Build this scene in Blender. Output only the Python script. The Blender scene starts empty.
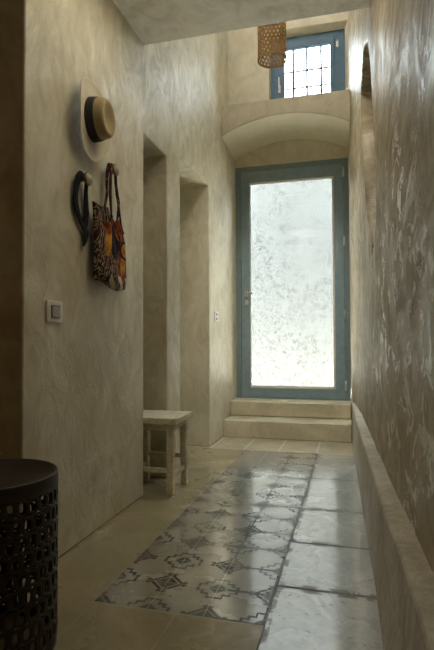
import bpy, bmesh, math, random
from mathutils import Vector, Matrix, noise
random.seed(7)
sc = bpy.context.scene
COL = sc.collection
PI = math.pi

# ------------------------------------------------------------ camera, world, lights, exposure
def set_camera():
    y, p, r = [math.radians(a) for a in (15.078, 1.743, -.225)]
    F = Vector((-math.sin(y)*math.cos(p), math.cos(y)*math.cos(p), math.sin(p)))
    R = Vector((math.cos(y), math.sin(y), 0)); U = R.cross(F)
    R2 = R*math.cos(r)+U*math.sin(r); U2 = U*math.cos(r)-R*math.sin(r)
    cd = bpy.data.cameras.new('camera'); c = bpy.data.objects.new('camera', cd); COL.objects.link(c)
    cd.sensor_fit = 'VERTICAL'; cd.sensor_height = 24; cd.lens = 507.5/650*24; cd.clip_start = .02
    m = Matrix((R2, U2, -F)).transposed().to_4x4(); m.translation = (0, 0, 1.0)
    c.matrix_world = m; sc.camera = c
set_camera()
sc.view_settings.view_transform = 'Standard'; sc.view_settings.look = 'None'
sc.view_settings.gamma = 1; sc.view_settings.use_curve_mapping = False
sc.view_settings.exposure = 1.70
sc.cycles.use_denoising = True
sc.cycles.max_bounces = 14; sc.cycles.diffuse_bounces = 8; sc.cycles.glossy_bounces = 4
sc.cycles.transparent_max_bounces = 12; sc.cycles.sample_clamp_indirect = 6

SKY = 6.8
w = bpy.data.worlds.new('sky'); sc.world = w; w.use_nodes = True
bg = w.node_tree.nodes['Background']; bg.inputs[0].default_value = (.84, .92, 1.0, 1); bg.inputs[1].default_value = SKY

sd = bpy.data.lights.new('sun', 'SUN'); sd.energy = 30; sd.angle = math.radians(1.5); sd.color = (1, .97, .92)
so = bpy.data.objects.new('sun', sd); COL.objects.link(so); so.location = (6, 6, 9)
so.rotation_euler = Vector((-.62, .03, -.78)).to_track_quat('-Z', 'Y').to_euler()

def area(name, loc, rot, sx, sy, energy, col=(1, 1, 1), portal=False):
    d = bpy.data.lights.new(name, 'AREA'); d.shape = 'RECTANGLE'; d.size = sx; d.size_y = sy
    d.energy = energy; d.color = col
    if portal: d.cycles.is_portal = True
    o = bpy.data.objects.new(name, d); o.location = loc; o.rotation_euler = rot; COL.objects.link(o); return o
# door and window let daylight in; the roof skylight is added for brightness
area('added_skylight_portal', (-.65, 4.0, 5.62), (0, 0, 0), .6, .7, 1, portal=True)
area('window_portal', (-.46, 5.66, 3.87), (-PI/2, 0, 0), .9, .8, 1, portal=True)
area('door_portal', (-.67, 5.97, 1.68), (-PI/2, 0, 0), 1.25, 2.65, 1, portal=True)
# warm lamp of the room behind the photographer
area('room_lamp', (-2.9, .3, 2.9), (0, 0, 0), .5, .5, .9, (1, .50, .20))

area('corridor_ceiling_fill', (-.55, 2.25, 2.93), (0, 0, 0), 1.0, .85, 2.7, (1, .90, .66))  # added fill light, out of view, brightens the near corridor
# added unseen fill spot above the low ceiling, aimed at steps and door
spd = bpy.data.lights.new('door_fill_spot', 'SPOT'); spd.energy = 44; spd.spot_size = math.radians(60); spd.spot_blend = 1.0
spd.shadow_soft_size = .12; spd.color = (1, .95, .80)
spo = bpy.data.objects.new('door_fill_spot', spd); COL.objects.link(spo); spo.location = (-.32, 3.2, 3.72)
spo.rotation_euler = (Vector((-.68, 5.4, .75))-Vector((-.32, 3.2, 3.72))).to_track_quat('-Z', 'Y').to_euler()

# ------------------------------------------------------------ node helpers
class NT:
    def __init__(s, name):
        s.m = bpy.data.materials.new(name); s.m.use_nodes = True
        s.t = s.m.node_tree; s.t.nodes.clear()
        s.out = s.n('ShaderNodeOutputMaterial')
    def n(s, t, **k):
        x = s.t.nodes.new(t)
        for a, b in k.items(): setattr(x, a, b)
        return x
    def l(s, a, b): s.t.links.new(a, b)
    def put(s, sock, v):
        if isinstance(v, bpy.types.NodeSocket): s.l(v, sock)
        else: sock.default_value = v
    def M(s, op, a, b=None, c=None):
        x = s.n('ShaderNodeMath', operation=op); s.put(x.inputs[0], a)
        if b is not None: s.put(x.inputs[1], b)
        if c is not None: s.put(x.inputs[2], c)
        return x.outputs[0]
    def coord(s, k='Object'): return s.n('ShaderNodeTexCoord').outputs[k]
    def sep(s, v):
        x = s.n('ShaderNodeSeparateXYZ'); s.l(v, x.inputs[0]); return x.outputs
    def mapping(s, v, scale=(1, 1, 1), rot=(0, 0, 0), loc=(0, 0, 0)):
        x = s.n('ShaderNodeMapping'); s.l(v, x.inputs[0]); x.inputs['Scale'].default_value = scale
        x.inputs['Rotation'].default_value = rot; x.inputs['Location'].default_value = loc
        return x.outputs[0]
    def noise(s, v, scale, detail=4, rough=.55, dist=0):
        x = s.n('ShaderNodeTexNoise'); s.l(v, x.inputs['Vector'])
        x.inputs['Scale'].default_value = scale; x.inputs['Detail'].default_value = detail
        x.inputs['Roughness'].default_value = rough; x.inputs['Distortion'].default_value = dist
        return x.outputs[0]
    def ramp(s, f, stops):
        x = s.n('ShaderNodeValToRGB'); s.put(x.inputs[0], f); e = x.color_ramp.elements
        while len(e) < len(stops): e.new(.5)
        for q, (p, c) in zip(e, stops):
            q.position = p; q.color = (c, c, c, 1) if isinstance(c, (int, float)) else (*c, 1)
        return x.outputs[0]
    def mix(s, f, a, b, mode='MIX'):
        x = s.n('ShaderNodeMix', data_type='RGBA', blend_type=mode)
        s.put(x.inputs[0], f)
        s.put(x.inputs[6], a if isinstance(a, bpy.types.NodeSocket) else (*a, 1))
        s.put(x.inputs[7], b if isinstance(b, bpy.types.NodeSocket) else (*b, 1))
        return x.outputs[2]
    def bump(s, h, strength=.3, dist=.01, normal=None):
        x = s.n('ShaderNodeBump'); x.inputs['Strength'].default_value = strength
        x.inputs['Distance'].default_value = dist; s.l(h, x.inputs['Height'])
        if normal: s.l(normal, x.inputs['Normal'])
        return x.outputs[0]
    def pbr(s, col, rough=.6, normal=None, metal=0, coat=0, coat_rough=.1, coat_ior=1.5, spec=.5, ior=1.5, sheen=0):
        x = s.n('ShaderNodeBsdfPrincipled')
        s.put(x.inputs['Base Color'], col if isinstance(col, bpy.types.NodeSocket) else (*col, 1))
        s.put(x.inputs['Roughness'], rough); s.put(x.inputs['Metallic'], metal)
        s.put(x.inputs['Coat Weight'], coat); x.inputs['Coat Roughness'].default_value = coat_rough; x.inputs['Coat IOR'].default_value = coat_ior
        x.inputs['Specular IOR Level'].default_value = spec; x.inputs['IOR'].default_value = ior
        x.inputs['Sheen Weight'].default_value = sheen
        if normal: s.l(normal, x.inputs['Normal'])
        s.l(x.outputs[0], s.out.inputs[0]); return s.m

def mat_plaster(name, dark, mid, light, rough=.55, bs=.55, bd=.010, scale=1.0, gloss_streak=False, spec=.5):
    t = NT(name); v = t.coord()
    if gloss_streak: v = t.mapping(v, (1, .55, 1))
    big = t.noise(v, 1.3*scale, 5, .6, .6)
    trow = t.noise(t.mapping(v, (1, 1, .62)), 5.5*scale, 8, .68, 1.9)
    fine = t.noise(v, 45*scale, 4, .6)
    m = t.M('ADD', t.M('MULTIPLY', big, .5), t.M('MULTIPLY', trow, .5))
    c = t.ramp(m, [(.40, dark), (.5, mid), (.59, light)])
    c = t.mix(.12, c, t.ramp(fine, [(.3, dark), (.7, light)]))
    h = t.M('ADD', t.M('MULTIPLY', trow, 1.0), t.M('MULTIPLY', fine, .16))
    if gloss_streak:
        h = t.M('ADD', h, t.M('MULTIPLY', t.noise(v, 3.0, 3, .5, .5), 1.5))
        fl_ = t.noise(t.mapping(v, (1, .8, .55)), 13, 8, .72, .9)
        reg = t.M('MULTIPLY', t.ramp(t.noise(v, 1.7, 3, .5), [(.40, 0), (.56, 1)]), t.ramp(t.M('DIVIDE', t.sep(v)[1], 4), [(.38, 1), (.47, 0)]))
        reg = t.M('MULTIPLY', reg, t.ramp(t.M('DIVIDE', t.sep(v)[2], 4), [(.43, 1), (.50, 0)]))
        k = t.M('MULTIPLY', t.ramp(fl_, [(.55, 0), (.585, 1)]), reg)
        c = t.mix(k, c, (.96, .95, .92))  # near-white flecks put the glints of raised lumps into the colour
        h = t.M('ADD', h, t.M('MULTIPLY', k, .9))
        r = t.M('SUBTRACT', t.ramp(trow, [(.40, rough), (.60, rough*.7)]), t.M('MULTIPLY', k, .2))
    else:
        r = t.ramp(trow, [(.4, rough+.1), (.62, rough-.12)])
    return t.pbr(c, r, t.bump(h, bs, bd), spec=spec)

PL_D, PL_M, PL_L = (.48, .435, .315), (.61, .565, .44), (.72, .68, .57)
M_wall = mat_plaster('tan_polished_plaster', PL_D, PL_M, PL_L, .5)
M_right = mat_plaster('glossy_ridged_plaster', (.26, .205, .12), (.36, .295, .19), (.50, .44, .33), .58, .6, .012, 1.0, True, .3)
M_ceil = mat_plaster('grey_ceiling_plaster', (.56, .535, .46), (.71, .685, .61), (.80, .775, .70), .6)
M_arch = mat_plaster('cream_plaster', (.54, .49, .37), (.63, .57, .44), (.70, .645, .52), .65)
M_vault = mat_plaster('lit_vault_plaster', (.74, .68, .52), (.80, .74, .58), (.84, .79, .65), .7, .2)  # lighter copy, the light under the vault is put into the colour
M_beam = mat_plaster('shaded_beam_plaster', (.42, .365, .26), (.50, .44, .32), (.57, .51, .39), .65)  # darker copy, the less lit front face is toned in the colour
M_ledge = mat_plaster('ledge_plaster', (.34, .295, .21), (.46, .41, .31), (.60, .55, .45), .55, .5, .008, 2.2)

def mat_stone(name, a, b, c, rough=.3, joints_u=None, joints_v=None, jw=.004, jcol=(.16, .12, .08), dirt=False, coat=.6, jlight=False):
    """u = world X, v = world Y. joints_u: list of x, joints_v: list of y"""
    t = NT(name); v = t.coord(); X, Y, Z = t.sep(v)
    n1 = t.noise(v, 2.2, 6, .62, .8); n2 = t.noise(v, 30, 5, .6)
    m = t.M('ADD', t.M('MULTIPLY', n1, .75), t.M('MULTIPLY', n2, .25))
    col = t.ramp(m, [(.38, a), (.5, b), (.62, c)])
    d = 1.0; dv = 1.0
    wob = t.M('MULTIPLY', t.M('SUBTRACT', t.noise(v, 9, 3), .5), .008)
    for j in (joints_u or []):
        d = t.M('MINIMUM', d, t.M('ABSOLUTE', t.M('ADD', t.M('SUBTRACT', X, j), wob)))
    for j in (joints_v or []):
        dv = t.M('MINIMUM', dv, t.M('ABSOLUTE', t.M('ADD', t.M('SUBTRACT', Y, j), wob)))
    h = t.M('MULTIPLY', n2, .25)
    rr = t.ramp(n1, [(.35, rough+.08), (.65, rough-.06)])
    if joints_u or joints_v:
        line = t.M('MAXIMUM', t.M('LESS_THAN', d, jw), t.M('LESS_THAN', dv, jw*2.2 if dirt else jw))
        if dirt: d = t.M('MINIMUM', d, t.M('MULTIPLY', dv, .7))
        col = t.mix(line, col, jcol)
        h = t.M('SUBTRACT', h, t.M('MULTIPLY', line, .8))
        rr = t.M('ADD', rr, t.M('MULTIPLY', line, .3))
        if dirt:
            w_ = t.M('MULTIPLY', t.M('GREATER_THAN', t.noise(v, 14, 4, .6), .50), t.M('LESS_THAN', d, .022))
            col = t.mix(t.M('MULTIPLY', w_, .7), col, (.11, .10, .085))
    if dirt:
        sp = t.ramp(t.noise(v, 26, 3, .5, .3), [(.63, 0), (.68, .75)])
        col = t.mix(sp, col, (.17, .155, .13))
    if dirt: line = t.M('MAXIMUM', line, t.M('MAXIMUM', sp, w_))
    if joints_u or joints_v: coat = t.M('MULTIPLY', t.M('SUBTRACT', 1, line), coat)
    return t.pbr(col, rr, t.bump(h, .12, .004), coat=coat, coat_rough=.12, coat_ior=2.9 if dirt else 1.5)

A1, A2, YM, DX, DY = -.977, -.317, 1.79, .2185, .2145
YP_END = YM+DY*13
def mat_pattern():
    t = NT('patterned_cement_tile'); v = t.coord(); X, Y, Z = t.sep(v)
    M = t.M
    u = M('DIVIDE', M('SUBTRACT', X, A1), DX); w_ = M('DIVIDE', M('SUBTRACT', Y, YM), DY)
    ru = M('ROUND', u); rv = M('ROUND', w_)
    a = M('MULTIPLY', M('ABSOLUTE', M('SUBTRACT', u, ru)), DX)
    b = M('MULTIPLY', M('ABSOLUTE', M('SUBTRACT', w_, rv)), DY)
    par = M('GREATER_THAN', M('MODULO', M('ADD', M('ADD', ru, rv), 40), 2), .5)     # 1 = stepped cross, 0 = diamond
    lt = lambda p, q: M('LESS_THAN', p, q)
    def rect(p, q): return M('MULTIPLY', lt(a, p), lt(b, q))
    def stepped(o):
        r = rect(.086-o, .030-o*.6)
        r = M('MAXIMUM', r, rect(.062-o, .052-o)); r = M('MAXIMUM', r, rect(.034-o*.6, .080-o)); return r
    s = M('ADD', a, b)
    outl = M('SUBTRACT', stepped(0), stepped(.0120))
    inner = lt(s, .040)
    cross_dark = outl
    frame = M('MULTIPLY', lt(s, .078), M('SUBTRACT', 1, lt(s, .0575)))
    capx = M('MULTIPLY', M('MULTIPLY', M('GREATER_THAN', a, .070), lt(a, .088)), lt(b, .020))
    capy = M('MULTIPLY', M('MULTIPLY', M('GREATER_THAN', b, .066), lt(b, .080)), lt(a, .022))
    frame = M('MAXIMUM', frame, M('MAXIMUM', capx, capy))
    inn2 = lt(s, .050)
    n1 = t.noise(v, 3, 5, .6); n2 = t.noise(v, 40, 4)
    base = t.ramp(M('ADD', M('MULTIPLY', n1, .7), M('MULTIPLY', n2, .3)), [(.38, (.27, .25, .20)), (.52, (.31, .29, .235)), (.65, (.35, .33, .275))])
    olive = t.ramp(n2, [(.4, (.045, .047, .033)), (.6, (.09, .09, .068))])
    brown = t.ramp(n2, [(.4, (.060, .035, .026)), (.6, (.095, .06, .048))])
    black = t.ramp(n2, [(.4, (.030, .027, .027)), (.62, (.065, .06, .055))])
    cA = t.mix(cross_dark, base, black); cA = t.mix(inner, cA, olive)
    cB = t.mix(frame, base, brown); cB = t.mix(inn2, cB, olive)
    col = t.mix(par, cB, cA)
    # worn patches fade the print
    wear = t.ramp(t.noise(v, 6, 6, .7), [(.62, 0), (.80, .2)]); col = t.mix(wear, col, base)
    dj = M('MINIMUM', a, b)
    joint = lt(dj, .0018)
    dirty = t.ramp(t.sep(v)[0], [(0, 0), (1, 1)])
    far = M('MULTIPLY', M('GREATER_THAN', X, -.62), M('MAXIMUM', M('GREATER_THAN', Y, 2.3), M('GREATER_THAN', X, -.5)))
    dk = M('MULTIPLY', M('MULTIPLY', M('MAXIMUM', lt(a, .0040), lt(b, .0085)), far), M('GREATER_THAN', t.noise(v, 10, 3), .36))
    col = t.mix(M('MULTIPLY', joint, .8), col, (.36, .34, .28))
    col = t.mix(dk, col, (.035, .035, .03))
    motif = M('ADD', M('MULTIPLY', par, M('MAXIMUM', outl, inner)), M('MULTIPLY', M('SUBTRACT', 1, par), M('MAXIMUM', frame, inn2)))
    h = M('SUBTRACT', M('MULTIPLY', n2, .2), M('MULTIPLY', joint, .6))
    return t.pbr(col, t.ramp(n1, [(.35, .32), (.65, .24)]), t.bump(h, .035, .003), coat=M('SUBTRACT', 1, M('MAXIMUM', M('MAXIMUM', dk, joint), M('MULTIPLY', motif, .9))), coat_rough=.10, coat_ior=2.5)

M_pat = mat_pattern()
M_tan = mat_stone('warm_tan_stone', (.24, .195, .105), (.32, .265, .15), (.40, .34, .21), .28,
                  [A1, -.643], [-1, -.4, .2, .7, 1.22, YM-.006, 2.26, 2.67, 3.25, 3.85, 4.45], .0035, (.36, .31, .21), coat=.35)
M_grey = mat_stone('pale_grey_stone', (.33, .33, .31), (.44, .44, .42), (.55, .55, .53), 0.26,
                   [A2+.002], [.6, 1.15, 1.62, 2.09, 2.56, 3.08, 3.76, 4.3], .004, (.08, .075, .065), True, 1.0)
M_land = mat_stone('landing_stone', (.34, .30, .21), (.45, .40, .29), (.55, .50, .38), .35, [-1.3, -.985, -.667, -.33], [YP_END], .008, (.62, .58, .48), coat=.35)
M_step = mat_stone('step_stone', (.44, .39, .28), (.56, .51, .39), (.68, .63, .50), .5, coat=.1)
M_pave = mat_stone('white_limewashed_paving', (.66, .62, .52), (.76, .72, .62), (.84, .80, .70), .8, [-3, -1.5, 0, 1.5], [6.3], .004, (.4, .38, .33), coat=0)
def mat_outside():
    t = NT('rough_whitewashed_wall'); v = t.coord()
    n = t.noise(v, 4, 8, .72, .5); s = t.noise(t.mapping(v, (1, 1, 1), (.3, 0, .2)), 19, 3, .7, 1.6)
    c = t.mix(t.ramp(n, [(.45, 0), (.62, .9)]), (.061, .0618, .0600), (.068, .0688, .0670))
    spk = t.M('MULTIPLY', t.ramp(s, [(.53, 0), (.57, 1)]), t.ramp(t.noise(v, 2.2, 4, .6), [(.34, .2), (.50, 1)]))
    c = t.mix(spk, c, (.032, .033, .0325))  # dark speckle paints the shading of the rough relief into the colour
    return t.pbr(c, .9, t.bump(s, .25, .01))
M_out = mat_outside()

def mat_paint(name, a, b, rough=.45, spec=.5):
    t = NT(name); v = t.coord(); n = t.noise(v, 20, 4, .6)
    g = t.noise(t.mapping(v, (1, 1, .06)), 60, 3)
    return t.pbr(t.ramp(n, [(.35, a), (.65, b)]), rough, t.bump(g, .08, .002), spec=spec)
M_door = mat_paint('grey_teal_paint', (.20, .275, .325), (.235, .32, .375))
M_casing = mat_paint('dark_teal_paint', (.16, .225, .235), (.19, .26, .27))
M_win = mat_paint('blue_paint', (.055, .115, .18), (.07, .145, .225))
M_bead = mat_paint('white_bead_paint', (.62, .62, .60), (.7, .7, .68), .4)
M_steel = NT('brushed_steel'); 
def mat_metal(name, c, r, metal=1):
    t = NT(name); v = t.coord(); n = t.noise(v, 80, 3)
    return t.pbr(c, t.ramp(n, [(.3, r), (.7, r+.12)]), metal=metal)
bpy.data.materials.remove(M_steel.m)
M_steel = mat_metal('brushed_steel', (.62, .62, .6), .28)
M_iron = mat_metal('dark_iron', (.05, .05, .055), .5, .6)
M_white = mat_paint('white_plastic', (.78, .76, .72), (.82, .80, .76), .35)
M_rocker = mat_paint('grey_plastic', (.36, .35, .34), (.40, .39, .38), .3)

def mat_glass():
    t = NT('clear_glass')
    tr = t.n('ShaderNodeBsdfTransparent'); tr.inputs[0].default_value = (.95, .98, .97, 1)
    gl = t.n('ShaderNodeBsdfGlossy'); gl.inputs['Roughness'].default_value = .02
    fr = t.n('ShaderNodeFresnel'); fr.inputs[0].default_value = 1.16
    mx = t.n('ShaderNodeMixShader'); t.l(fr.outputs[0], mx.inputs[0]); t.l(tr.outputs[0], mx.inputs[1]); t.l(gl.outputs[0], mx.inputs[2])
    t.l(mx.outputs[0], t.out.inputs[0]); return t.m
M_glass = mat_glass()

def mat_wood(name, a, b, c, rough=.6):
    t = NT(name); v = t.coord()
    g = t.noise(t.mapping(v, (1, .12, 1)), 40, 5, .6, .6); n = t.noise(v, 6, 5, .6)
    m = t.M('ADD', t.M('MULTIPLY', g, .6), t.M('MULTIPLY', n, .4))
    return t.pbr(t.ramp(m, [(.36, a), (.5, b), (.64, c)]), rough, t.bump(g, .35, .003))
M_stool = mat_wood('whitewashed_wood', (.50, .44, .31), (.68, .62, .46), (.82, .77, .61), .65)
M_peg = mat_wood('pale_weathered_wood', (.26, .22, .17), (.36, .315, .25), (.45, .40, .33), .6)
M_pegside = mat_wood('darker_peg_edge', (.14, .10, .06), (.20, .15, .095), (.26, .20, .13), .7)
M_blackmetal = mat_paint('black_brown_lacquered_metal', (.026, .018, .012), (.040, .028, .020), .5)

def mat_straw(name, a, b, f=180):
    t = NT(name); v = t.coord(); n = t.noise(v, 8, 4)
    wv = t.n('ShaderNodeTexWave', wave_type='RINGS', rings_direction='Z'); t.l(v, wv.inputs[0]); wv.inputs['Scale'].default_value = f/6
    w2 = t.noise(v, f, 2)
    c = t.mix(t.ramp(t.M('ADD', t.M('MULTIPLY', n, .6), t.M('MULTIPLY', w2, .4)), [(.4, 0), (.62, 1)]), a, b)
    return t.pbr(c, .75, t.bump(t.M('ADD', wv.outputs[1], w2), .35, .002), spec=.3)
M_straw = mat_straw('cream_straw', (.62, .56, .44), (.76, .70, .58))
M_crown = mat_straw('tan_straw', (.34, .265, .14), (.42, .335, .19))
M_band = mat_paint('black_ribbon', (.006, .006, .010), (.011, .011, .016), .6)
M_blackcloth = mat_paint('black_cloth', (.008, .009, .011), (.016, .017, .020), .8, .2)
M_bamboo = mat_straw('bamboo_strip', (.28, .155, .05), (.42, .25, .09), 90)
M_cord = mat_paint('lamp_cord', (.02, .02, .02), (.03, .03, .03), .5)
M_bulb = mat_paint('unlit_bulb_glass', (.6, .6, .58), (.65, .65, .62), .15)

def mat_bag():
    t = NT('wax_print_cloth'); v = t.coord(); X, Y, Z = t.sep(v); M = t.M
    U = M('DIVIDE', Y, .38); V = M('DIVIDE', M('ADD', Z, .43), .43)
    def ell(u, w_, ru, rw, k=0.0):
        a = M('DIVIDE', M('SUBTRACT', M('SUBTRACT', U, u), M('MULTIPLY', M('SUBTRACT', V, w_), k)), ru); b = M('DIVIDE', M('SUBTRACT', V, w_), rw)
        return M('SQRT', M('ADD', M('MULTIPLY', a, a), M('MULTIPLY', b, b)))
    lt = lambda p, q: M('LESS_THAN', p, q)
    ww = t.n('ShaderNodeTexWave', wave_type='RINGS', rings_direction='X'); t.l(t.mapping(v, (1, 1.2, .55), (0, 0, 0), (0, -.02, .06)), ww.inputs[0])
    ww.inputs['Scale'].default_value = 17; ww.inputs['Distortion'].default_value = 9; ww.inputs['Detail'].default_value = 1.2; ww.inputs['Detail Scale'].default_value = 2.5
    lines = M('GREATER_THAN', ww.outputs[1], .70)
    base = t.ramp(t.noise(v, 9, 4), [(.4, (.018, .006, .008)), (.6, (.055, .014, .014))])
    c = t.mix(lines, base, (.27, .21, .13))
    # dark plain middle
    c = t.mix(lt(ell(.56, .70, .20, .34), 1), c, (.012, .004, .008))
    orange = t.ramp(t.noise(v, 16, 4), [(.38, (.11, .018, .006)), (.60, (.34, .09, .015))])
    yel = t.ramp(t.noise(v, 14, 4), [(.36, (.30, .11, .012)), (.60, (.60, .32, .035))])
    vein = t.n('ShaderNodeTexWave', wave_type='BANDS', bands_direction='DIAGONAL'); t.l(v, vein.inputs[0]); vein.inputs['Scale'].default_value = 14; vein.inputs['Distortion'].default_value = 8
    ve = M('GREATER_THAN', vein.outputs[1], .82)
    orange = t.mix(ve, orange, (.05, .01, .01))
    c = t.mix(lt(ell(.36, .60, .085, .22, .15), 1), c, yel)
    c = t.mix(lt(ell(.33, .74, .11, .085, -.4), 1), c, orange)
    c = t.mix(lt(ell(.76, .80, .16, .17), 1), c, orange)
    c = t.mix(lt(ell(.78, .30, .17, .20), 1), c, orange)
    c = t.mix(lt(ell(.83, .32, .07, .15, .2), 1), c, yel)
    c = t.mix(lt(ell(.90, .53, .17, .125), 1), c, (.035, .008, .01))
    c = t.mix(lt(ell(.91, .53, .12, .095), 1), c, yel)
    tri = t.n('ShaderNodeTexWave', wave_type='BANDS', bands_direction='DIAGONAL', wave_profile='TRI'); t.l(t.mapping(v, (1, 1, .5)), tri.inputs[0]); tri.inputs['Scale'].default_value = 7; tri.inputs['Distortion'].default_value = 3
    low = M('MULTIPLY', M('MULTIPLY', lt(V, .17), M('GREATER_THAN', U, .38)), M('GREATER_THAN', tri.outputs[1], .5))
    c = t.mix(low, c, (.50, .42, .28))
    return t.pbr(c, .85, t.bump(t.noise(v, 60, 3), .3, .003), spec=.2)
M_bag = mat_bag()
def mat_stripecloth():
    t = NT('striped_strap_cloth'); v = t.coord()
    n = t.noise(t.mapping(v, (1, 1, .5)), 38, 2, .5, .5)
    return t.pbr(t.ramp(n, [(.45, (.010, .006, .010)), (.58, (.05, .012, .012)), (.66, (.30, .10, .03))]), .85, spec=.2)
M_strap = mat_stripecloth()

# ------------------------------------------------------------ mesh helpers
def tag(o, label=None, cat=None, group=None, kind=None):
    if label: o['label'] = label
    if cat: o['category'] = cat
    if group: o['group'] = group
    if kind: o['kind'] = kind
    return o
def empty(name, loc, label=None, cat=None, group=None, kind=None, rot=(0, 0, 0)):
    o = bpy.data.objects.new(name, None); COL.objects.link(o); o.location = loc; o.rotation_euler = rot; o.empty_display_size = .05
    return tag(o, label, cat, group, kind)
def link(name, bm, mats, parent=None, smooth=False, bevel=0, seg=2, loc=None, angle=35):
    bmesh.ops.remove_doubles(bm, verts=bm.verts, dist=1e-5)
    bmesh.ops.recalc_face_normals(bm, faces=bm.faces)
    me = bpy.data.meshes.new(name); bm.to_mesh(me); bm.free()
    for m in (mats if isinstance(mats, (list, tuple)) else [mats]): me.materials.append(m)
    o = bpy.data.objects.new(name, me); COL.objects.link(o)
    if parent: o.parent = parent
    if loc: o.location = loc
    if smooth:
        for p in me.polygons: p.use_smooth = True
    if bevel:
        b = o.modifiers.new('bevel', 'BEVEL'); b.width = bevel; b.segments = seg; b.limit_method = 'ANGLE'; b.angle_limit = math.radians(angle)
        b.harden_normals = False
        for p in me.polygons: p.use_smooth = True
        me.set_sharp_from_angle(angle=math.radians(40)) if hasattr(me, 'set_sharp_from_angle') else None
    return o
def box(bm, x0, x1, y0, y1, z0, z1, mi=0, M=None):
    v = [bm.verts.new(Vector(p) if M is None else M @ Vector(p)) for p in
         [(x0, y0, z0), (x1, y0, z0), (x1, y1, z0), (x0, y1, z0), (x0, y0, z1), (x1, y0, z1), (x1, y1, z1), (x0, y1, z1)]]
    for q in ((0, 3, 2, 1), (4, 5, 6, 7), (0, 1, 5, 4), (1, 2, 6, 5), (2, 3, 7, 6), (3, 0, 4, 7)):
        f = bm.faces.new([v[k] for k in q]); f.material_index = mi
    return v
def newbox(*a, **k):
    bm = bmesh.new(); box(bm, *a, **k); return bm
def voxel(xs, ys, zs, solid):
    """blocks between break points, only the outside faces, welded"""
    bm = bmesh.new(); V = {}
    def vt(i, j, k):
        if (i, j, k) not in V: V[i, j, k] = bm.verts.new((xs[i], ys[j], zs[k]))
        return V[i, j, k]
    nx, ny, nz = len(xs)-1, len(ys)-1, len(zs)-1
    S = lambda i, j, k: 0 <= i < nx and 0 <= j < ny and 0 <= k < nz and solid((xs[i]+xs[i+1])/2, (ys[j]+ys[j+1])/2, (zs[k]+zs[k+1])/2)
    for i in range(nx):
        for j in range(ny):
            for k in range(nz):
                if not S(i, j, k): continue
                for d, q in (((-1, 0, 0), [(0, 0, 0), (0, 0, 1), (0, 1, 1), (0, 1, 0)]), ((1, 0, 0), [(1, 0, 0), (1, 1, 0), (1, 1, 1), (1, 0, 1)]),
                             ((0, -1, 0), [(0, 0, 0), (1, 0, 0), (1, 0, 1), (0, 0, 1)]), ((0, 1, 0), [(0, 1, 0), (0, 1, 1), (1, 1, 1), (1, 1, 0)]),
                             ((0, 0, -1), [(0, 0, 0), (0, 1, 0), (1, 1, 0), (1, 0, 0)]), ((0, 0, 1), [(0, 0, 1), (1, 0, 1), (1, 1, 1), (0, 1, 1)])):
                    if not S(i+d[0], j+d[1], k+d[2]): bm.faces.new([vt(i+a, j+b, k+c) for a, b, c in q])
    bmesh.ops.dissolve_limit(bm, angle_limit=.01, verts=bm.verts, edges=bm.edges)
    return bm
def tube(bm, pts, rad, n=10, cap=True, flat=None, mi=0):
    """swept tube; rad number or list; flat=(normal hint, thickness ratio) makes a ribbon"""
    pts = [Vector(p) for p in pts]; rings = []
    prev = None
    for i, p in enumerate(pts):
        t = (pts[min(i+1, len(pts)-1)]-pts[max(i-1, 0)]).normalized()
        if flat: a = t.cross(Vector(flat[0])).normalized()
        else:
            a = prev - t*prev.dot(t) if prev else t.orthogonal()
            a.normalize()
        prev = a; b = t.cross(a).normalized()
        r = rad[i] if isinstance(rad, (list, tuple)) else rad
        k = flat[1] if flat else 1
        rings.append([bm.verts.new(p+a*(math.cos(2*PI*s/n)*r)+b*(math.sin(2*PI*s/n)*r*k)) for s in range(n)])
    for i in range(len(rings)-1):
        for s in range(n):
            f = bm.faces.new((rings[i][s], rings[i][(s+1) % n], rings[i+1][(s+1) % n], rings[i+1][s])); f.smooth = True; f.material_index = mi
    if cap: bm.faces.new(rings[0][::-1]); bm.faces.new(rings[-1])
def lathe(bm, prof, n=48, M=None, sx=1, sy=1, fn=None, mi=0):
    rings = []
    for (r, z) in prof:
        ring = []
        for s in range(n):
            th = 2*PI*s/n; p = Vector((r*math.cos(th)*sx, r*math.sin(th)*sy, z))
            if fn: p = fn(p, th, r, z)
            if M is not None: p = M @ p
            ring.append(bm.verts.new(p))
        rings.append(ring)
    for i in range(len(rings)-1):
        for s in range(n):
            f = bm.faces.new((rings[i][s], rings[i][(s+1) % n], rings[i+1][(s+1) % n], rings[i+1][s])); f.smooth = True; f.material_index = mi
    return rings
def cyl(bm, p0, p1, r, n=20): tube(bm, [p0, p1], r, n)
def interp(x, xs, ys):
    if x <= xs[0]: return ys[0]
    for i in range(len(xs)-1):
        if x <= xs[i+1]:
            t = (x-xs[i])/(xs[i+1]-xs[i]); return ys[i]*(1-t)+ys[i+1]*t
    return ys[-1]
def smoothcurve(P, k=8):
    """Catmull-Rom through the points"""
    P = [Vector(p) for p in P]; out = []
    for i in range(len(P)-1):
        a, b, c, d = P[max(i-1, 0)], P[i], P[i+1], P[min(i+2, len(P)-1)]
        for s in range(k):
            t = s/k
            out.append(.5*((2*b)+(c-a)*t+(2*a-5*b+4*c-d)*t*t+(3*b-a-3*c+d)*t**3))
    out.append(P[-1]); return out

XL, XR, YE, YV, ZC, ZTOP = -1.322, -.022, 1.816, 3.086, 2.965, 5.5
YW = 5.42          # face of the end wall above the vault
YD = 5.735         # face of the end wall around the door

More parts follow.
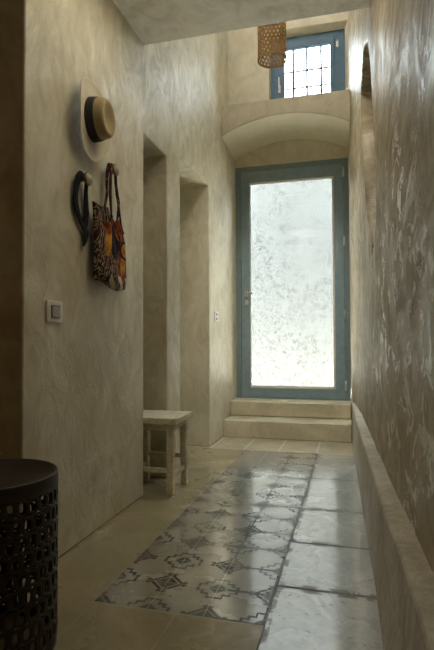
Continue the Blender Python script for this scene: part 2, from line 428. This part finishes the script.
# ------------------------------------------------------------ the setting
bm = bmesh.new()
def fl(x0, x1, y0, y1, mi):
    box(bm, x0, x1, y0, y1, -.12, 0, mi)
fl(-4.1, A1, -2.1, YP_END, 0); fl(A1, A2, -2.1, YM, 0); fl(A1, A2, YM, YP_END, 1); fl(A2, .9, -2.1, YP_END, 2); fl(-4.1, .9, YP_END, 5.93, 3)
tag(link('floor', bm, [M_tan, M_pat, M_grey, M_land]), kind='structure')

def sol_left(x, y, z):
    if x > -1.82:
        if 3.069 < y < 3.497 and z < 2.372: return False
        if 3.796 < y < 4.623 and z < 2.483: return False
    return True
bm = voxel([-2.0, -1.82, XL], [YE, 3.069, 3.497, 3.796, 4.623, 5.93], [0, 2.372, 2.483, ZTOP], sol_left)
tag(link('wall_left', bm, M_wall, bevel=.010, seg=3), kind='structure')
tag(link('wall_partition', newbox(-4.1, -2.0, YE, YE+.2, 0, ZC), M_wall), kind='structure')
tag(link('wall_rear', newbox(-4.1, .9, -2.3, -2.1, 0, ZC), M_wall), kind='structure')
tag(link('wall_far_left', newbox(-4.3, -4.1, -2.3, YE+.2, 0, ZC), M_wall), kind='structure')
# ceiling of the low part and the roof over the tall part
tag(link('ceiling', newbox(-4.3, .9, -2.3, YV, ZC, ZC+.2), M_ceil, bevel=.008), kind='structure')
tag(link('wall_void_front', newbox(-2.0, .9, YV-.2, YV, ZC+.2, ZTOP), M_wall), kind='structure')
bm = voxel([-2.0, -.95, -.35, .9], [YV-.2, 3.65, 4.35, 5.62], [ZTOP, ZTOP+.15], lambda x, y, z: not (-.95 < x < -.35 and 3.65 < y < 4.35))  # roof hole is an added skylight, out of view, to brighten the interior
tag(link('ceiling_void', bm, M_wall), kind='structure')

# end wall with the door opening and the splayed window opening
DX0, DX1, DZ0, DZ1 = -1.317, -.036, .336, 3.017
WX0, WX1, WZ0, WZ1 = -.84, -.09, 3.50, 4.29
def end_wall():
    bm = voxel([-2.0, WX0, WX1, .9], [YW, YW+.2], [3.45, WZ0, WZ1, ZTOP], lambda x, y, z: not (WX0 < x < WX1 and WZ0 < z < WZ1))
    # splay the front of the window opening
    for v in bm.verts:
        if abs(v.co.y-YW) < 1e-4 and WX0-.01 < v.co.x < WX1+.01 and WZ0-.01 < v.co.z < WZ1+.01:
            if v.co.x > -.5: v.co.x = -.025
            else: v.co.x = -.865
            if v.co.z > 4: v.co.z = 4.37
    return bm
tag(link('wall_back', end_wall(), M_arch, bevel=.006), kind='structure')
tag(link('wall_door', voxel([-2.0, DX0, DX1, .9], [YD, YD+.2], [0, DZ0, DZ1, 3.48], lambda x, y, z: not (DX0 < x < DX1 and DZ0 < z < DZ1)), M_arch, bevel=.006), kind='structure')
# arched vault beam over the door
bm = bmesh.new(); N = 28; A = []
for i in range(N+1):
    t = i/N; x = XL-.02+(XR+.06-XL)*t; s = math.sin(PI*t)**.75 if 0 < t < 1 else 0
    zf = 3.13+.19*s; zb = 3.075+.205*s
    A.append([bm.verts.new((x, 5.13, zf)), bm.verts.new((x, 5.43, (zf+zb)/2+.008)), bm.verts.new((x, YD+.01, zb)), bm.verts.new((x, YD+.19, 3.485)), bm.verts.new((x, 5.13, 3.485))])
for i in range(N):
    for k in range(5):
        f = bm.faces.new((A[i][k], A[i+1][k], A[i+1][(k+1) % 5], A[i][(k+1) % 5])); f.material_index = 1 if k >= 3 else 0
bm.faces.new(A[0]); bm.faces.new(A[-1][::-1])
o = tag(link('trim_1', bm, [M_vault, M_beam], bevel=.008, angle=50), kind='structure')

# right wall: uneven surface following a wavering plan line, with a leaf shaped niche
RY = [-2.2, 1.2, 1.6, 1.9, 2.2, 3.0, 3.9, 4.5, 5.0, 5.15, 5.95]; RX = [.24, .195, .184, .170, .150, .115, .076, .042, .008, -.018, -.03]
NZ = [1.50, 1.56, 1.66, 1.85, 2.0, 2.2, 2.55, 2.84, 3.02]
NN = [3.14, 2.96, 2.80, 2.78, 2.82, 2.88, 3.02, 3.24, 3.60]     # near edge y
NF = [3.16, 3.10, 3.20, 3.46, 3.60, 3.74, 3.90, 3.92, 3.66]     # far edge y
def right_x(y, z):
    x = interp(y, RY, RX)
    x += .006*noise.noise(Vector((y*1.6, z*1.2, 3.1)))+.0035*noise.noise(Vector((y*5, z*3, 7.7)))
    if NZ[0] < z < NZ[-1]:
        a, b = interp(z, NZ, NN), interp(z, NZ, NF)
        e = min(y-a, b-y)
        if e > 0: x += .20*min(1, e/.02)
    return x
def frange(a, b, s):
    n = max(1, round((b-a)/s)); return [a+(b-a)*i/n for i in range(n+1)]
ys = frange(-2.2, 2.7, .1)[:-1]+frange(2.7, 4.0, .0125)[:-1]+frange(4.0, 5.93, .05)
zs = frange(0, 1.45, .1)[:-1]+frange(1.45, 3.3, .025)[:-1]+frange(3.3, ZTOP, .1)
bm = bmesh.new(); G = [[bm.verts.new((right_x(y, z), y, z)) for z in zs] for y in ys]
for i in range(len(ys)-1):
    for k in range(len(zs)-1):
        bm.faces.new((G[i][k], G[i][k+1], G[i+1][k+1], G[i+1][k])).smooth = True
B = [[bm.verts.new((.75, y, z)) for z in (0, ZTOP)] for y in (ys[0], ys[-1])]
bm.faces.new((B[0][0], B[0][1], B[1][1], B[1][0]))
bm.faces.new([G[0][k] for k in range(len(zs))]+[B[0][1], B[0][0]])
bm.faces.new([G[-1][k] for k in range(len(zs))]+[B[1][1], B[1][0]])
bm.faces.new([G[i][0] for i in range(len(ys))]+[B[1][0], B[0][0]])
bm.faces.new([G[i][-1] for i in range(len(ys))]+[B[1][1], B[0][1]])
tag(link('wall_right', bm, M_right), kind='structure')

# low plastered ledge along the right wall
LY = [-2.1, 1.2, 1.5, 1.85, 2.7, 3.9, 5.15, 5.74]; LX = [.16, .130, .122, .098, .065, .015, -.027, -.033]
BY = [-2.1, 1.2, 1.7, 2.2, 3.3, 4.0, 4.85, 5.74]; BX = [.12, .092, .082, .072, .033, .010, -.022, -.031]
bm = bmesh.new(); rows = []
for y in frange(-2.1, 5.73, .06):
    nz = .007*noise.noise(Vector((y*2.3, 1, 0)))+.004*noise.noise(Vector((y*9, 4, 0)))
    tx, bx = interp(y, LY, LX)+nz, interp(y, BY, BX)
    pts = [(bx, 0), (bx+(tx-bx)*.33+.004*noise.noise(Vector((y*3, 9, 0))), .13), (bx+(tx-bx)*.66+.004*noise.noise(Vector((y*3, 5, 0))), .26), (tx, .384), (tx+.006, .391), (tx+.03, .393+nz*.3), (tx+.06, .394), (tx+.35, .395), (tx+.35, 0)]
    rows.append([bm.verts.new((a, y, b)) for a, b in pts])
for i in range(len(rows)-1):
    for k in range(9):
        bm.faces.new((rows[i][k], rows[i+1][k], rows[i+1][(k+1) % 9], rows[i][(k+1) % 9])).smooth = True
bm.faces.new(rows[0]); bm.faces.new(rows[-1][::-1])
tr = tag(link('trim_2', bm, M_ledge), kind='structure'); tr.data.set_sharp_from_angle(angle=math.radians(28))

# outside: lane wall and paving beyond the door
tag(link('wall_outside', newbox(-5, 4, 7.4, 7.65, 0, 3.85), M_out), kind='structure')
tag(link('floor_outside', newbox(-5, 4, 5.93, 7.4, .15, .315), M_pave), kind='structure')

# ------------------------------------------------------------ steps to the door
def slab(name, x0, x1, y0, y1, z0, z1, label):
    bm = newbox(x0, x1, y0, y1, z0, z1)
    bmesh.ops.subdivide_edges(bm, edges=[e for e in bm.edges if abs(e.verts[0].co.x-e.verts[1].co.x) > .5], cuts=14)
    for v in bm.verts:
        if v.co.z > z0+.01: v.co.z += .002*noise.noise(v.co*7)
        if v.co.y < y0+.01: v.co.y += .005*noise.noise(v.co*5)
    return tag(link(name, bm, M_step, bevel=.008), label, 'step', 'stone steps up to the glazed door')
slab('stone_step', XL+.001, -.03, 5.13, 5.735, 0, .177, 'lower tan stone step, the wider one resting on the floor')
slab('stone_step', XL+.001, -.036, 5.44, 5.735, .181, .335, 'upper tan stone step, the riser directly under the teal door')

# ------------------------------------------------------------ door
door = empty('door_1', ((DX0+DX1)/2, YD, DZ0), kind='structure')
def rel(bm, root):
    bmesh.ops.translate(bm, verts=bm.verts, vec=-Vector(root.location)); return bm
def ring_frame(x0, x1, z0, z1, wl, wr, wb, wt, y0, y1):
    bm = voxel([x0, x0+wl, x1-wr, x1], [y0, y1], [z0, z0+wb, z1-wt, z1], lambda x, y, z: not (x0+wl < x < x1-wr and z0+wb < z < z1-wt)); return bm
link('door_frame', rel(ring_frame(DX0+.001, DX1-.001, DZ0+.001, DZ1-.001, .062, .055, .02, .048, YD+.005, YD+.09), door), M_casing, door, bevel=.004)
GX0, GX1, GZ0, GZ1 = -1.154, -.195, .454, 2.829
lx0, lx1, lz0, lz1 = DX0+.0635, DX1-.0565, DZ0+.0213, DZ1-.0493
leaf = link('door_leaf', rel(ring_frame(lx0, lx1, lz0, lz1, GX0-lx0, lx1-GX1, GZ0-lz0, lz1-GZ1, YD+.02, YD+.075), door), M_door, door, bevel=.004)
link('glazing_bead', rel(ring_frame(GX0, GX1, GZ0, GZ1, .012, .022, .028, .020, YD+.016, YD+.05), door), M_bead, leaf, bevel=.003)
link('glass_pane', rel(newbox(GX0+.005, GX1-.005, YD+.045, YD+.051, GZ0+.005, GZ1-.005), door), M_glass, leaf)
hx, hz = -1.196, 1.541
bm = bmesh.new(); box(bm, hx-.02, hx+.02, YD+.009, YD+.020, hz-.032, hz+.032); 
tube(bm, [(hx, YD+.012, hz), (hx, YD-.035, hz)], .009, 12)
tube(bm, smoothcurve([(hx, YD-.03, hz), (hx+.02, YD-.042, hz), (hx+.06, YD-.045, hz), (hx+.105, YD-.043, hz-.002)], 5), .0085, 12)
tag(link('lever_handle', rel(bm, door), M_steel, leaf, bevel=.002), 'steel lever handle on the door')
bm = bmesh.new(); box(bm, hx-.018, hx+.018, YD+.011, YD+.020, hz-.135, hz-.072); box(bm, hx-.005, hx+.005, YD+.004, YD+.012, hz-.112, hz-.092)
link('lock_plate', rel(bm, door), M_steel, leaf, bevel=.002)
for z in (2.86, 2.09, 1.275, .50):
    bm = bmesh.new(); tube(bm, [(lx1+.002, YD-.001, z-.055), (lx1+.002, YD-.001, z+.055)], .007, 10); box(bm, lx1-.008, lx1+.012, YD+.001, YD+.007, z-.045, z+.045)
    link('hinge', rel(bm, door), M_steel, leaf)

# ------------------------------------------------------------ window above the vault
win = empty('window_1', ((WX0+WX1)/2, YW+.1, WZ0), kind='structure')
wy = YW+.09
link('window_frame', rel(ring_frame(WX0-.022, WX1+.034, WZ0+.001, WZ1+.042, .058, .11, .04, .073, wy, wy+.07), win), M_win, win, bevel=.004)
sx0, sx1, sz0, sz1 = WX0+.036, WX1-.076, WZ0+.041, WZ1-.031
sash = link('window_sash', rel(ring_frame(sx0, sx1, sz0, sz1, .10, .045, .05, .055, wy-.012, wy+.05), win), M_win, win, bevel=.004)
link('glass_pane', rel(newbox(sx0+.09, sx1-.04, wy+.02, wy+.025, sz0+.045, sz1-.05), win), M_glass, sash)
bm = bmesh.new(); hx2 = sx0+.045; box(bm, hx2-.012, hx2+.012, wy-.020, wy-.011, 3.72, 3.80)
tube(bm, smoothcurve([(hx2, wy-.018, 3.76), (hx2, wy-.045, 3.765), (hx2, wy-.05, 3.80), (hx2, wy-.048, 3.875)], 5), .008, 10)
tag(link('window_handle', rel(bm, win), M_bead, sash), 'white window handle')
bm = bmesh.new(); tube(bm, [(sx1+.035, wy-.006, 4.14), (sx1+.035, wy-.006, 4.22)], .007, 10); box(bm, sx1+.02, sx1+.045, wy-.004, wy+.002, 4.15, 4.21)
link('hinge', rel(bm, win), M_steel, sash)
bm = bmesh.new(); gy = wy+.135
box(bm, WX0-.02, WX1+.02, gy-.004, gy+.004, WZ1-.085-.004, WZ1-.085+.004)
for z in (3.63, 3.82, 4.01): cyl(bm, (WX0-.02, gy, z), (WX1+.02, gy, z), .010, 8)
for x in (-.62, -.47, -.315, -.17): cyl(bm, (x, gy-.006, WZ0-.02), (x, gy-.006, WZ1+.02), .013, 8)
g = link('window_grille', bm, M_iron); tag(g, 'thin dark iron bars crossing outside the small high window', 'window grille')

# ------------------------------------------------------------ switches
def switch(y, z, wy_, hz_, label, double):
    r = empty('light_switch', (XL, y, z), label, 'light switch')
    bm = newbox(0, .010, -wy_/2, wy_/2, -hz_/2, hz_/2); p = link('switch_plate', bm, M_white, r, bevel=.004, seg=3)
    if double:
        bm = newbox(.008, .0125, -wy_*.27, wy_*.27, -hz_*.29, hz_*.29); link('switch_surround', bm, M_iron, r)
        bm = newbox(.010, .017, -wy_*.25, wy_*.14, -hz_*.26, hz_*.24); link('rocker', bm, M_rocker, r, bevel=.002)
        bm = newbox(.010, .015, wy_*.15, wy_*.25, -hz_*.26, hz_*.24); link('rocker', bm, M_rocker, r, bevel=.002)
    else:
        for s in (-1, 1):
            link('rocker', newbox(.008, .015, -wy_*.25, wy_*.25, s*hz_*.22-hz_*.13, s*hz_*.22+hz_*.13), M_rocker, r, bevel=.002)
switch(2.04, 1.134, .128, .098, 'pale plastic light switch on the near wall below the black loop', True)
switch(4.87, 1.237, .13, .10, 'small white switch on the wall between second recess and the door', False)

# ------------------------------------------------------------ wall pegs
def peg(y, z, label):
    r = empty('wall_peg', (XL, y, z), label, 'wall peg')
    bm = bmesh.new(); cyl(bm, (-.001, 0, 0), (.045, 0, 0), .011, 14); link('peg_stem', bm, M_pegside, r)
    bm = bmesh.new(); Mx = Matrix.Rotation(PI/2, 4, 'Y')
    rg = lathe(bm, [(.0001, .038), (.030, .038), (.033, .041), (.034, .052), (.032, .056), (.0001, .056)], 32, Mx)
    for f in bm.faces: f.material_index = 0
    for f in bm.faces:
        c = f.calc_center_median()
        if c.x < .054: f.material_index = 1
    link('peg_head', bm, [M_peg, M_pegside], r)
PEG1 = (2.262, 1.810); PEG2 = (2.565, 1.955)
peg(*PEG1, 'round pale wooden wall peg holding the black cloth loop')
peg(*PEG2, 'round pale wooden wall peg holding the patterned bag')

# ------------------------------------------------------------ hat
def hat():
    hy, hz_ = 2.30, 2.125
    r = empty('straw_hat', (XL+.045, hy, hz_), 'cream straw hat with black band hung on the plaster wall', 'hat')
    # local frame: hat axis = +X, long axis = Z
    Mx = Matrix.Rotation(math.radians(4), 4, 'X') @ Matrix(((0, 0, 1, 0), (0, 1, 0, 0), (-1, 0, 0, 0), (0, 0, 0, 1)))
    def brimfn(p, th, rr, z):
        k = max(0, rr-.6)/.4
        p.z += .022*k*k*abs(math.sin(th))**2*1.0 - .012*k*(abs(math.cos(th))**2) + .004*k*math.sin(3*th+1)
        return p
    bm = bmesh.new(); n = 64
    prof = [(.44, .002), (.55, .001), (.7, .0), (.85, .001), (.97, .004), (1.0, .007), (1.005, .0095), (.995, .011), (.96, .008), (.85, .005), (.7, .004), (.55, .005), (.44, .006), (.44, .002)]
    lathe(bm, prof, n, Mx, .205, .165, brimfn)
    link('brim', bm, M_straw, r)
    def crownfn(p, th, rr, z):
        k = min(1, max(0, z/.118)); p.z *= .80
        # front pinch and pointed front towards +Y side
        p.y += .010*k*k*(1 if p.y > 0 else -.2)
        s = math.sin(th)
        if z > .06 and s > .3: p.x *= 1-.20*(z-.06)/.058*(s-.3)
        return p
    bm = bmesh.new()
    prof = [(.46, .003), (.455, .03), (.44, .06), (.42, .09), (.405, .108), (.38, .119), (.33, .123), (.25, .116), (.15, .106), (.06, .102), (.001, .101)]
    lathe(bm, prof, n, Mx, .205*1.16, .165*1.08, crownfn)
    link('crown', bm, M_crown, r)
    bm = bmesh.new()
    prof = [(.468, .005), (.475, .007), (.460, .045), (.452, .060), (.440, .062)]
    lathe(bm, prof, n, Mx, .205*1.16, .165*1.08, crownfn)
    link('hat_band', bm, M_band, r)
hat()

# ------------------------------------------------------------ black cloth loop on the first peg
def ribbon(pts, wid, thick, k=6, hint=(1, 0, 0)):
    bm = bmesh.new(); P = smoothcurve(pts, k); n = len(P)
    if isinstance(wid, (list, tuple)): rad = [interp(i/(n-1), [j/(len(wid)-1) for j in range(len(wid))], wid) for i in range(n)]
    else: rad = wid
    tube(bm, P, rad, 12, True, (hint, thick)); return bm
bl = empty('black_cloth_loop', (XL, PEG1[0], PEG1[1]), 'black cloth loop with a hanging tail draped over a peg', 'cloth loop')
bm = ribbon([(.022, .005, .013), (.024, -.028, .016), (.022, -.052, -.015), (.018, -.066, -.08), (.016, -.058, -.145), (.016, -.030, -.195), (.016, .005, -.235), (.016, .030, -.25)], [.015, .020, .025, .021, .025, .021, .018, .014], .28)
link('long_strand', bm, M_blackcloth, bl)
bm = ribbon([(.026, .0, .014), (.030, .016, .0), (.024, .022, -.05), (.018, .032, -.10), (.016, .042, -.16), (.016, .038, -.21), (.016, .028, -.245)], [.015, .018, .018, .023, .023, .018, .015], .28)
link('short_strand', bm, M_blackcloth, bl)
bm = ribbon([(.018, .028, -.235), (.020, .034, -.26), (.020, .022, -.30), (.018, .006, -.335)], [.012, .022, .019, .006], .3)
link('tail', bm, M_blackcloth, bl)

# ------------------------------------------------------------ patterned bag
def bag():
    y0, z1 = 2.315, 1.715
    r = empty('cloth_bag', (XL, y0, z1), 'bright wax print cloth bag in maroon, cream and yellow hanging from a peg', 'bag')
    bm = bmesh.new(); nu, nv = 44, 40
    def outline(u, v):     # u 0..1 across, v 0 bottom .. 1 top ; returns y, z relative to root
        yl = .012-.010*v+.015*math.sin(v*3); yr = .395-.012*(v**1.5)-.045*max(0, v-.8)/.2
        y = yl+(yr-yl)*u
        zt = .0-.135*math.exp(-((u-.60)/.13)**2)*.75-.10*max(0, u-.75)/.25-.012*math.sin(u*9)-.03*(1-u)*0
        zb = -.405-.020*u+.012*math.sin(u*7)-.010*(1-abs(2*u-1))
        return y, zb+(zt-zb)*v
    def side(sgn):
        g = []
        for i in range(nu+1):
            col = []
            for j in range(nv+1):
                u, v = i/nu, j/nv; y, z = outline(u, v)
                e = (math.sin(PI*min(max(u, 0), 1))**.45)*(min(1, v/.12)**.5 if v < .12 else 1)
                fold = .010*math.sin(u*15+v*2)*v + .008*noise.noise(Vector((u*5, v*4, 2.2)))+.012*math.sin(u*6.3+1)*v
                th = .020+.016*(1-v)*1.0
                x = .040+(th*e+fold*e*.8 if sgn > 0 else -th*.75*e)
                col.append(bm.verts.new((x, y, z)))
            g.append(col)
        for i in range(nu):
            for j in range(nv):
                bm.faces.new((g[i][j], g[i+1][j], g[i+1][j+1], g[i][j+1])).smooth = True
        return g
    a, b = side(1), side(-1)
    for g2, h2 in ((a, b),):
        for i in range(nu): bm.faces.new((g2[i][0], h2[i][0], h2[i+1][0], g2[i+1][0]))
        for j in range(nv):
            bm.faces.new((g2[0][j], g2[0][j+1], h2[0][j+1], h2[0][j])); bm.faces.new((g2[nu][j], h2[nu][j], h2[nu][j+1], g2[nu][j+1]))
    link('bag_body', bm, M_bag, r)
    py, pz = PEG2[0]-y0, PEG2[1]-z1
    # front pair of straps gathered over the peg, splitting to the bag's mouth
    def S(name, pts, wd, th=.4): link(name, ribbon(pts, wd, th), M_strap, r)
    S('handle', [(.03, py-.01, pz+.018), (.034, py-.055, pz+.006), (.038, py-.082, pz-.045), (.042, py-.094, pz-.115), (.045, py-.098, pz-.165), (.048, .105, -.045), (.046, .085, -.02)], [.013, .016, .014, .013, .013, .008, .010])
    S('handle', [(.032, py-.006, pz+.022), (.042, py-.034, pz+.010), (.048, py-.058, pz-.04), (.050, py-.066, pz-.10), (.052, py-.072, pz-.165), (.054, .190, -.045), (.052, .200, -.03)], [.013, .016, .014, .013, .014, .008, .010])
    S('handle', [(.028, py+.002, pz+.014), (.034, py+.022, pz-.02), (.036, py+.030, pz-.08), (.040, py+.040, pz-.14), (.044, py+.045, pz-.185), (.048, .262, -.085)], [.010, .014, .015, .016, .014, .008])
    S('handle', [(.034, py+.036, pz-.12), (.040, py+.046, pz-.165), (.046, .325, -.055), (.048, .352, -.10)], [.010, .014, .008, .010])
bag()

# ------------------------------------------------------------ stool
def stool():
    cx, cy, h = -1.300, 3.262, .50
    r = empty('wooden_stool', (cx, cy, 0), 'small whitewashed wooden stool standing at the first recess', 'stool')
    def wob(bm, a=.003, f=12):
        for v in bm.verts: v.co += Vector((noise.noise(v.co*f), noise.noise(v.co*f+Vector((5, 0, 0))), .3*noise.noise(v.co*f+Vector((0, 9, 0)))))*a
        return bm
    bm = newbox(-.195, .195, -.18, .18, h-.042, h)
    bmesh.ops.subdivide_edges(bm, edges=bm.edges, cuts=6, use_grid_fill=True); wob(bm, .005, 9)
    link('seat', bm, M_stool, r, bevel=.007)
    for sx in (-1, 1):
        for sy in (-1, 1):
            bm = bmesh.new(); R0 = Vector((sx*.145, sy*.138, 0)); R1 = Vector((sx*.140, sy*.130, h-.042)); rows = []
            for i in range(9):
                t = i/8; c = R0.lerp(R1, t); hw = .021+.003*t+.002*math.sin(i*1.7+sx+sy)
                rows.append([bm.verts.new(c+Vector((a*hw, b*hw, 0))) for a, b in ((-1, -1), (1, -1), (1, 1), (-1, 1))])
            for i in range(8):
                for k in range(4): bm.faces.new((rows[i][k], rows[i][(k+1) % 4], rows[i+1][(k+1) % 4], rows[i+1][k]))
            bm.faces.new(rows[0][::-1]); bm.faces.new(rows[-1])
            link('leg', bm, M_stool, r, bevel=.005)
    for sy, z in ((-1, .155), (1, .195)):
        bm = newbox(-.125, .125, sy*.136-.009, sy*.136+.009, z-.016, z+.016); link('stretcher', wob(bm), M_stool, r, bevel=.004)
    for sx, z in ((-1, .12), (1, .12)):
        bm = newbox(sx*.143-.010, sx*.143+.010, -.12, .12, z-.018, z+.018); link('stretcher', wob(bm), M_stool, r, bevel=.004)
    for sy in (-1, 1): link('apron', newbox(-.12, .12, sy*.14-.008, sy*.14+.008, h-.085, h-.04), M_stool, r, bevel=.003)
    for sx in (-1, 1): link('apron', newbox(sx*.148-.008, sx*.148+.008, -.112, .112, h-.085, h-.04), M_stool, r, bevel=.003)
stool()

# ------------------------------------------------------------ pierced drum table
def drum():
    R, H = .205, .567
    r = empty('drum_side_table', (-1.155, 1.432, 0), 'black round side table with pierced lattice sides by the wall corner', 'side table')
    bm = bmesh.new()
    lathe(bm, [(.0001, H-.006), (R-.012, H-.006), (R-.008, H), (R+.001, H), (R+.004, H-.004), (R+.004, H-.048), (R-.003, H-.050), (R-.006, H-.012), (.0001, H-.012)], 96)
    link('tabletop', bm, M_blackmetal, r)
    bm = bmesh.new()
    rows, cols, z0, z1 = 9, 34, .035, H-.045
    dz = (z1-z0)/rows; rnd = random.Random(3)
    per = 16; V = {}
    def P(a, z): return Vector((R*math.cos(a), R*math.sin(a), z))
    for i in range(rows):
        off = .5 if i % 2 else 0
        for c in range(cols):
            a0, a1 = (c+off)*2*PI/cols, (c+1+off)*2*PI/cols; zb, zt = z0+i*dz, z0+(i+1)*dz
            ca, cz = (a0+a1)/2+rnd.uniform(-.012, .012), (zb+zt)/2+rnd.uniform(-.003, .003)
            ha, hh = (a1-a0)*rnd.uniform(.17, .31), dz*rnd.uniform(.24, .36)
            outer, inner = [], []
            for s in range(per):
                th = 2*PI*(s+.5)/per; cx, sy = math.cos(th), math.sin(th)
                m = max(abs(cx), abs(sy)); ox, oz = cx/m, sy/m
                # keep the outer ring on the cell border
                outer.append(bm.verts.new(P((a0+a1)/2+ox*(a1-a0)/2, (zb+zt)/2+oz*dz/2)))
                q = 4.0; k = (abs(cx)**q+abs(sy)**q)**(-1/q)
                inner.append(bm.verts.new(P(ca+cx*k*ha, cz+sy*k*hh)))
            # corner points of the cell
            cor = {}
            for s in range(per):
                t = (s+1) % per
                th0 = 2*PI*(s+.5)/per; th1 = 2*PI*(s+1.5)/per
                bm.faces.new((inner[s], outer[s], outer[t], inner[t]))
    bmesh.ops.remove_doubles(bm, verts=bm.verts, dist=.0006)
    # upright bars hide the small corner gaps and thicken the weave
    o = link('lattice_side', bm, M_blackmetal, r)
    s = o.modifiers.new('solid', 'SOLIDIFY'); s.thickness = .009; s.offset = 0
    s2 = o.modifiers.new('sub', 'SUBSURF'); s2.levels = 1; s2.render_levels = 1
    bm = bmesh.new()
    for i in range(rows+1):
        z = z0+i*dz
        pts = [P(k*2*PI/104, z+.0022*math.sin(k*1.3+i)) + P(k*2*PI/104, 0)*.012 for k in range(105)]
        pts = [Vector((p.x*1.0, p.y*1.0, z+.0022*math.sin(k*2*PI*8/104+i))) for k, p in enumerate(pts)]
        tube(bm, pts, .0025, 8, False)
    link('lattice_rings', bm, M_blackmetal, r)
    bm = bmesh.new(); lathe(bm, [(R-.006, 0), (R+.002, 0), (R+.002, .034), (R-.004, .036), (R-.006, 0)], 96); link('base_band', bm, M_blackmetal, r)
drum()

# ------------------------------------------------------------ woven pendant lamp
def pendant():
    x, y, zb, zt, R = -.640, 4.2, 3.368, 3.94, .119
    r = empty('pendant_lamp', (x, y, zb), 'woven bamboo cylinder pendant lamp hanging before the high window', 'pendant lamp')
    H = zt-zb
    shade = None
    bm = bmesh.new()
    def strip(th0, turn, rad):
        n = 34; rows = []
        for i in range(n+1):
            t = i/n; th = th0+turn*t; z = t*H
            er = Vector((math.cos(th), math.sin(th), 0)); et = Vector((-math.sin(th), math.cos(th), 0))
            tang = (et*(turn*R)+Vector((0, 0, H))).normalized(); wdir = tang.cross(er).normalized()
            w_ = .0047; k = rad+.0012*math.sin(i*PI/1.7)
            rows.append([bm.verts.new(er*(k+d)+Vector((0, 0, z))+wdir*s) for s, d in ((-w_, 0), (w_, 0), (w_, .0016), (-w_, .0016))])
        for i in range(n):
            for k in range(4): bm.faces.new((rows[i][k], rows[i][(k+1) % 4], rows[i+1][(k+1) % 4], rows[i+1][k]))
    for k in range(22): strip(k*2*PI/22, 2.6, R); strip(k*2*PI/22, -2.6, R-.002)
    shade = link('lamp_shade', bm, M_bamboo, r)
    bm = bmesh.new()
    nr = 17
    for i in range(1, nr):
        z = H*i/nr; pr = [(R-.0035, z-.0032), (R+.001, z-.0032), (R+.001, z+.0032), (R-.0035, z+.0032), (R-.0035, z-.0032)]; lathe(bm, pr, 40)
    link('woven_band', bm, M_bamboo, shade)
    for z in (0.0, H):
        bm = bmesh.new(); lathe(bm, [(R-.006, z-.007), (R+.004, z-.007), (R+.004, z+.009), (R-.006, z+.009), (R-.006, z-.007)], 48); link('rim_hoop', bm, M_bamboo, shade)
    bm = bmesh.new(); 
    for k in range(3):
        a = k*2*PI/3; cyl(bm, (0, 0, H), (R*math.cos(a), R*math.sin(a), H), .003, 8)
    link('shade_spider', bm, M_iron, shade)
    bm = bmesh.new(); lathe(bm, [(.0001, H-.06), (.018, H-.06), (.019, H), (.012, H+.02), (.0001, H+.02)], 20); link('bulb_holder', bm, M_cord, r)
    bm = bmesh.new(); lathe(bm, [(.0001, H-.18), (.018, H-.175), (.028, H-.145), (.026, H-.115), (.014, H-.08), (.013, H-.06)], 20); link('bulb', bm, M_bulb, r)
    bm = bmesh.new(); cyl(bm, (0, 0, H+.02), (0, 0, 5.56-zb), .0035, 8); box(bm, -.03, .03, -1.2, 1.2, 5.52-zb, 5.56-zb); link('cord', bm, M_cord, r)
pendant()
